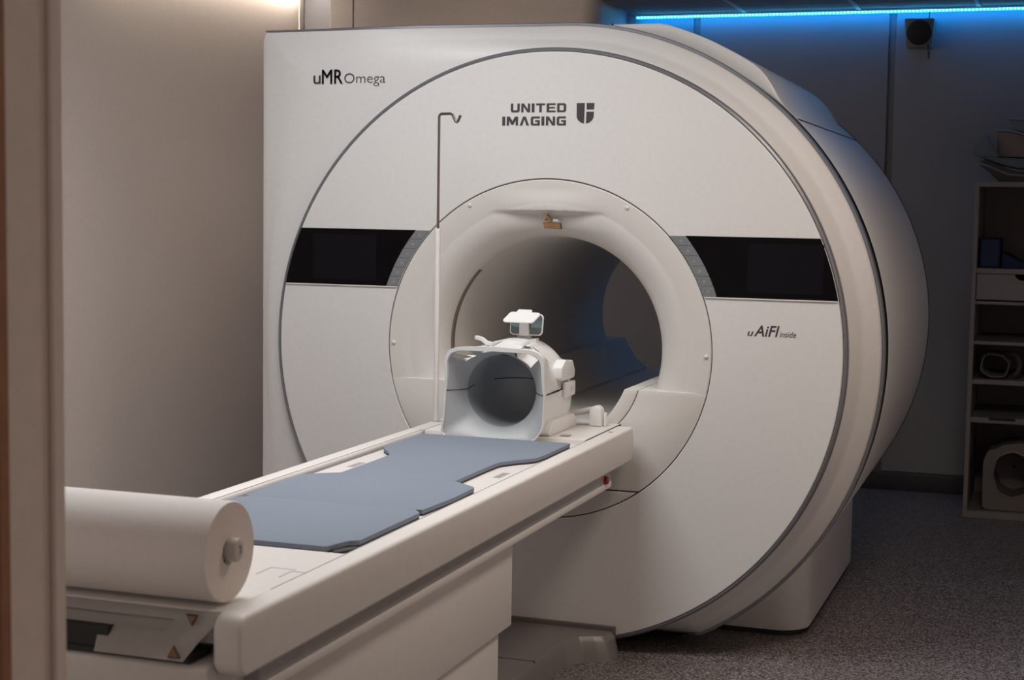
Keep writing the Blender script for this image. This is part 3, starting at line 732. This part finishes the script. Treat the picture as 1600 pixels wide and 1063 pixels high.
mf = obj('mirror_frame', tilt(prism(fr_, 'y', MC[1] - .004, MC[1] + .004, .002, 1), MC, 'X', -12), COILW, HC)
gl_ = round_poly([(MC[0] - .052, MC[2] - .031), (MC[0] + .052, MC[2] - .031), (MC[0] + .052, MC[2] + .033), (MC[0] - .052, MC[2] + .033)], .012, 5)
obj('mirror_glass', tilt(prism(gl_, 'y', MC[1] - .0046, MC[1] - .0035), MC, 'X', -12), MIRROR, mf)
obj('mirror_bracket', box(MC[0] - .020, MC[0] + .012, MC[1] - .020, MC[1] - .008, .064, .118, .003, 1), COILW, HC)
CC = (.004, -.255, .122)
cv = round_poly([(CC[0] - .060, CC[1] - .028), (CC[0] + .046, CC[1] - .028), (CC[0] + .060, CC[1] + .030), (CC[0] - .046, CC[1] + .030)], .012, 5)
mc = obj('mirror_cover', tilt(prism(cv, 'z', CC[2] - .003, CC[2] + .003, .002, 1), CC, 'X', 30), COILW, HC)
tb = round_poly([(CC[0] - .026, CC[1] + .026), (CC[0] + .026, CC[1] + .026), (CC[0] + .024, CC[1] + .044), (CC[0] - .024, CC[1] + .044)], .006, 4)
obj('cover_tab', tilt(prism(tb, 'z', CC[2] - .002, CC[2] + .003, .001, 1), CC, 'X', 30), COILW, mc)
cb = obj('coil_cable', tube([(.09, -.135, -.195), (.12, -.115, -.194), (.155, -.095, -.190), (.19, -.085, -.181), (.205, -.080, -.180)], .010, 12), CABLE, HC)
pg = [(.208 + .020 * math.cos(a), -.172 - .016 + .020 * math.sin(a)) for a in np.linspace(0, PI, 12)]
obj('cable_plug', prism([(.228, ZT + .001)] + pg + [(.188, ZT + .001)], 'y', -.10, -.055, .004, 2), COILW, HC)
obj('plug_rib', box(.233, .241, -.085, -.070, ZT + .001, -.190, .002, 1), COILW, HC)

# ================================================================== back of the room
# blue light strip along the top of the back wall
LS = thing('led_strip', (1.0, YB - .012, 1.497), 'glowing blue light strip along the top of the back wall', 'light strip')
obj('strip_body', box(XS + .002, XR - .002, YB - .052, YB - .034, 1.500, 1.508), LEDB, LS)
obj('strip_profile', box(XS + .002, XR - .002, YB - .056, YB - .030, 1.5085, 1.516), ALU, LS)
b = bmesh.new(); x = XS + .01
while x < 1.75: box(x, x + .009, YB - .054, YB - .052, 1.501, 1.507, bm=b); x += .0185
o = obj('diodes', b, LEDD, LS); o['kind'] = 'stuff'
CL = thing('cove_light', (XP + .03, 1.0, 1.47), 'warm white light line high on the left wall near the corner', 'light strip')
obj('light_line', box(XP + .004, XP + .03, 0.2, YP - .02, 1.495, 1.51, .003, 1), LEDW, CL)
obj('profile', box(XP + .001, XP + .05, 0.2, YP - .02, 1.511, 1.525, .002, 1), ALU, CL)
# luminaires
def luminaire(name, x, y, z, sx, sy, label):
    t_ = thing(name, (x, y, z), label, 'ceiling light')
    for (a0, a1, b0, b1) in ((x - sx, x + sx, y - sy, y - sy + .03), (x - sx, x + sx, y + sy - .03, y + sy), (x - sx, x - sx + .03, y - sy + .03, y + sy - .03), (x + sx - .03, x + sx, y - sy + .03, y + sy - .03)):
        obj('frame', box(a0, a1, b0, b1, z, z + .05, .003, 1), ALU, t_)
    obj('diffuser', box(x - sx + .03, x + sx - .03, y - sy + .03, y + sy - .03, z + .02, z + .03), LAMPW, t_)
luminaire('ceiling_light', -.30, -1.35, ZH - .05, .64, .64, 'large square ceiling light above the patient table')
luminaire('ceiling_light', 1.65, -1.00, ZH - .05, .34, .34, 'small square ceiling light right of the patient table')
# speaker on the back wall
SP = thing('wall_speaker', (.858, YB - .05, 1.315), 'square wall speaker with round dark grille below the blue light', 'speaker')
obj('speaker_box', prism(round_poly([(.783, 1.465), (.796, 1.315), (.923, 1.315), (.934, 1.463)], .006, 3), 'y', 3.48, YB - .001, .004), SPKM, SP)
obj('grille', lathe_y([(.0645, 3.478), (.064, 3.462), (.055, 3.455), (.001, 3.450)], 40, c=(.860, 1.390)), GRILLE, SP)
obj('grille_ring', lathe_y([(.069, 3.481), (.069, 3.470), (.0645, 3.468), (.0645, 3.48)], 40, c=(.860, 1.390)), SPKM, SP)
obj('hanging_plug', tube([(.906, 3.475, 1.33), (.908, 3.472, 1.30), (.910, 3.472, 1.285), (.911, 3.472, 1.255)], [.003, .004, .0065, .006], 10), BLACKP, SP)
obj('upper_cable', tube([(.905, 3.50, 1.463), (.905, 3.51, 1.50)], .0025, 8), BLACKP, SP)

# storage cabinet
CB = thing('storage_cabinet', (1.65, 3.22, ZF), 'tall open storage cabinet with shelves and one drawer', 'cabinet')
X0, X1, Y0, Y1 = 1.197, 2.10, 2.93, YB - .015
obj('side_panel', box(X0, X0 + .021, Y0, Y1, ZF, .622, .002, 1), CAB, CB); obj('side_panel', box(X1 - .021, X1, Y0, Y1, ZF, .622, .002, 1), CAB, CB)
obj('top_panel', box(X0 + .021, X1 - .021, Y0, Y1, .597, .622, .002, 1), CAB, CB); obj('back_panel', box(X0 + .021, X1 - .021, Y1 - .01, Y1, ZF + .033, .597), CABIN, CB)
obj('base_panel', box(X0 + .021, X1 - .021, Y0, Y1 - .01, ZF, ZF + .033, .002, 1), CAB, CB)
for z0, z1 in ((.183, .208), (.035, .050), (-.159, -.143), (-.351, -.328)):
    obj('shelf', box(X0 + .021, X1 - .021, Y0 + .004, Y1 - .01, z0, z1, .0015, 1), CAB, CB)
dp = [(X0 + .025, .181), (1.395, .181), (1.400, .170), (1.412, .158), (1.430, .154), (1.470, .154), (1.488, .158), (1.500, .170), (1.505, .181), (X1 - .025, .181), (X1 - .025, .058), (X0 + .025, .058)]
dr = obj('drawer', prism(dp, 'y', Y0 - .002, Y0 + .016, .001, 1), CAB, CB)
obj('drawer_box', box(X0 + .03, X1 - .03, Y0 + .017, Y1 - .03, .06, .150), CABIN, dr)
tr_ = obj('pull_out_tray', box(X0 + .022, X1 - .022, Y0, Y1 - .02, -.538, -.512, .002, 1), CAB, CB)
obj('grip_slot_shade', box(1.303, 1.425, Y0 - .0015, Y0 + .002, -.523, -.510), BLACKP, tr_)  # black box on the tray front, painting the shade of a slot
# things stored in it
NB = thing('foam_block', (1.275, 3.02, .208), 'navy foam block at the left of the upper compartment', 'foam block', 'navy foam cushions in the cabinet')
obj('block', box(1.226, 1.322, 2.985, 3.30, .2085, .352, .006), NAVY, NB); obj('cover_flap', box(1.232, 1.316, 2.981, 2.986, .215, .346, .002, 1), mat('navy_cover', (.016, .028, .10, 1), .6), NB)
wv = [(1.330, .2085)] + [(1.330 + .30 * i / 24, .262 + .020 * math.cos(i / 24 * 2 * PI * 1.6)) for i in range(25)] + [(1.630, .2085)]
tag(obj('wavy_cushion', prism(wv, 'y', 2.98, 3.30, .005), NAVY), 'wavy navy foam cushion beside the foam block in the cabinet', 'cushion', 'navy foam cushions in the cabinet')
KC = thing('knee_coil', (1.32, 3.06, -.328), 'small open-ended coil lying on the middle cabinet shelf', 'coil', 'coils stored in the cabinet')
kc = (1.318, -.262)
ko = round_poly([(kc[0] - .072, kc[1] - .03), (kc[0] - .02, kc[1] - .060), (kc[0] + .055, kc[1] - .055), (kc[0] + .074, kc[1] + .015), (kc[0] + .03, kc[1] + .052), (kc[0] - .055, kc[1] + .058)], .03, 5)
sc_ = lambda k, y: [(kc[0] + (x - kc[0]) * k, y, kc[1] + (z - kc[1]) * k) for x, z in ko]
obj('coil_shell', loft([sc_(.90, 2.975), sc_(.97, 2.968), sc_(1.0, 2.978), sc_(1.0, 3.22), sc_(.90, 3.22), sc_(.86, 3.10), sc_(.88, 2.99), sc_(.90, 2.975)]), mat('dull_rim', (.27, .235, .225, 1), .5), KC)
obj('strap', tube([(kc[0] + .05, 3.05, kc[1] + .055), (kc[0] + .095, 3.02, kc[1] + .05), (kc[0] + .118, 3.0, kc[1] + .015), (kc[0] + .108, 2.99, kc[1] - .03), (kc[0] + .09, 2.99, kc[1] - .045)], .014, 10), DKPAD, KC)
BC = thing('body_coil', (1.42, 3.10, ZF + .033), 'large coil with wide round opening in the bottom compartment', 'coil', 'coils stored in the cabinet')
bo = round_poly([(1.285, -.968), (1.560, -.968), (1.565, -.78), (1.54, -.67), (1.46, -.632), (1.37, -.648), (1.345, -.668), (1.30, -.680), (1.282, -.74)], [.01, .01, .05, .05, .05, .03, .02, .03, .03], 6)
ho = round_poly([(1.330, -.80), (1.360, -.88), (1.42, -.905), (1.485, -.88), (1.515, -.80), (1.50, -.71), (1.42, -.675), (1.345, -.71)], .05, 6)
def resample(pl_, n, c):
    out = []
    for i in range(n):
        th = 2 * PI * i / n; cc, ss = math.cos(th), math.sin(th); best = .01
        for j in range(len(pl_)):
            x1, z1 = pl_[j][0] - c[0], pl_[j][1] - c[1]; x2, z2 = pl_[(j + 1) % len(pl_)][0] - c[0], pl_[(j + 1) % len(pl_)][1] - c[1]
            den = cc * (z2 - z1) - ss * (x2 - x1)
            if abs(den) < 1e-9: continue
            t = (x1 * (z2 - z1) - z1 * (x2 - x1)) / den
            u = ((cc * t - x1) / (x2 - x1)) if abs(x2 - x1) > abs(z2 - z1) else ((ss * t - z1) / (z2 - z1))
            if t > 0 and -1e-6 <= u <= 1 + 1e-6: best = max(best, t)
        out.append((c[0] + best * cc, c[1] + best * ss))
    return out
bo2, ho2 = resample(bo, 64, (1.42, -.79)), resample(ho, 64, (1.42, -.79))
y3 = lambda P, y: [(x, y, z) for x, z in P]
DULL = mat('dull_brown_shell', (.21, .18, .17, 1), .5)
obj('coil_shell', loft([y3(bo2, 3.26), y3(bo2, 2.985), y3(ho2, 2.985)]), DULL, BC, ang=30)
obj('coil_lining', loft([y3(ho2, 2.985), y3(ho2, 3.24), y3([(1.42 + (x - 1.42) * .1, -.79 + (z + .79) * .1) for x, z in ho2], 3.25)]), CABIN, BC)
obj('opening_rim', loft([y3([(1.42 + (x - 1.42) * k, -.79 + (z + .79) * k) for x, z in ho2], y) for k, y in ((.98, 2.984), (1.0, 2.978), (1.05, 2.979), (1.07, 2.985))]), mat('dull_rim', (.27, .235, .225, 1), .5), BC)
# on top of it
def pad(name, prof_, y0, y1, m, label, parts):
    t_ = thing(name, (sum(p_[0] for p_ in prof_) / len(prof_), (y0 + y1) / 2, min(p_[1] for p_ in prof_)), label, 'coil', 'coils lying on the cabinet')
    obj(parts[0], prism(prof_, 'y', y0, y1, .006), m, t_); return t_
P1 = pad('curved_coil', [(1.30, .623), (1.80, .623), (1.84, .66), (1.78, .672), (1.50, .662), (1.36, .680), (1.24, .728), (1.205, .722), (1.21, .700), (1.25, .672)], 3.02, 3.38, DKPAD, 'dark curved coil lying lowest on top of the cabinet', ('shell',))
obj('rim', tube([(1.206, 3.02, .714), (1.25, 3.018, .698), (1.34, 3.018, .660), (1.50, 3.018, .648), (1.80, 3.018, .655)], .005, 8), mat('dull_rim', (.27, .235, .225, 1), .5), P1)
P2 = pad('coil_tray', [(1.38, .690), (1.80, .676), (1.83, .70), (1.45, .735), (1.29, .742), (1.255, .785), (1.235, .852), (1.212, .835), (1.178, .800), (1.172, .760), (1.22, .738), (1.30, .708)], 3.06, 3.36, mat('blue_lit_shell', (.13, .17, .21, 1), .45), 'upturned coil tray resting on the dark curved coil', ('shell',))  # blue of the shell is LED light put into its colour
obj('end_wall', prism([(1.20, .745), (1.30, .745), (1.265, .79), (1.235, .85)], 'y', 3.05, 3.062, .003), mat('blue_lit_shell', (.13, .17, .21, 1), .45), P2)
P3 = pad('block_coil', [(1.284, .745), (1.78, .735), (1.80, .82), (1.42, .842), (1.34, .866), (1.284, .866)], 3.08, 3.34, CABIN, 'thick brown block coil lying inside the upturned tray', ('shell',))
obj('top_plate', prism([(1.280, .867), (1.34, .867), (1.43, .843), (1.80, .822), (1.80, .830), (1.43, .852), (1.34, .876), (1.282, .876)], 'y', 3.07, 3.35, .002), mat('blue_lit_top', (.22, .30, .38, 1), .4), P3)  # plate coloured blue to show the LED strip lighting the top
P4 = pad('flat_coil', [(1.345, .877), (1.42, .860), (1.78, .838), (1.78, .890), (1.50, .915), (1.34, .925)], 3.09, 3.33, mat('blue_lit_shell', (.13, .17, .21, 1), .45), 'flat coil, coloured as lit blue, on the very top of the cabinet pile', ('shell',))  # same blue-tinted shell, LED glow included in the colour
obj('top_plate', prism([(1.335, .925), (1.50, .916), (1.78, .891), (1.78, .898), (1.50, .924), (1.335, .933)], 'y', 3.08, 3.34, .002), mat('blue_lit_top', (.22, .30, .38, 1), .4), P4)  # blue plate again carries the strip's light as colour
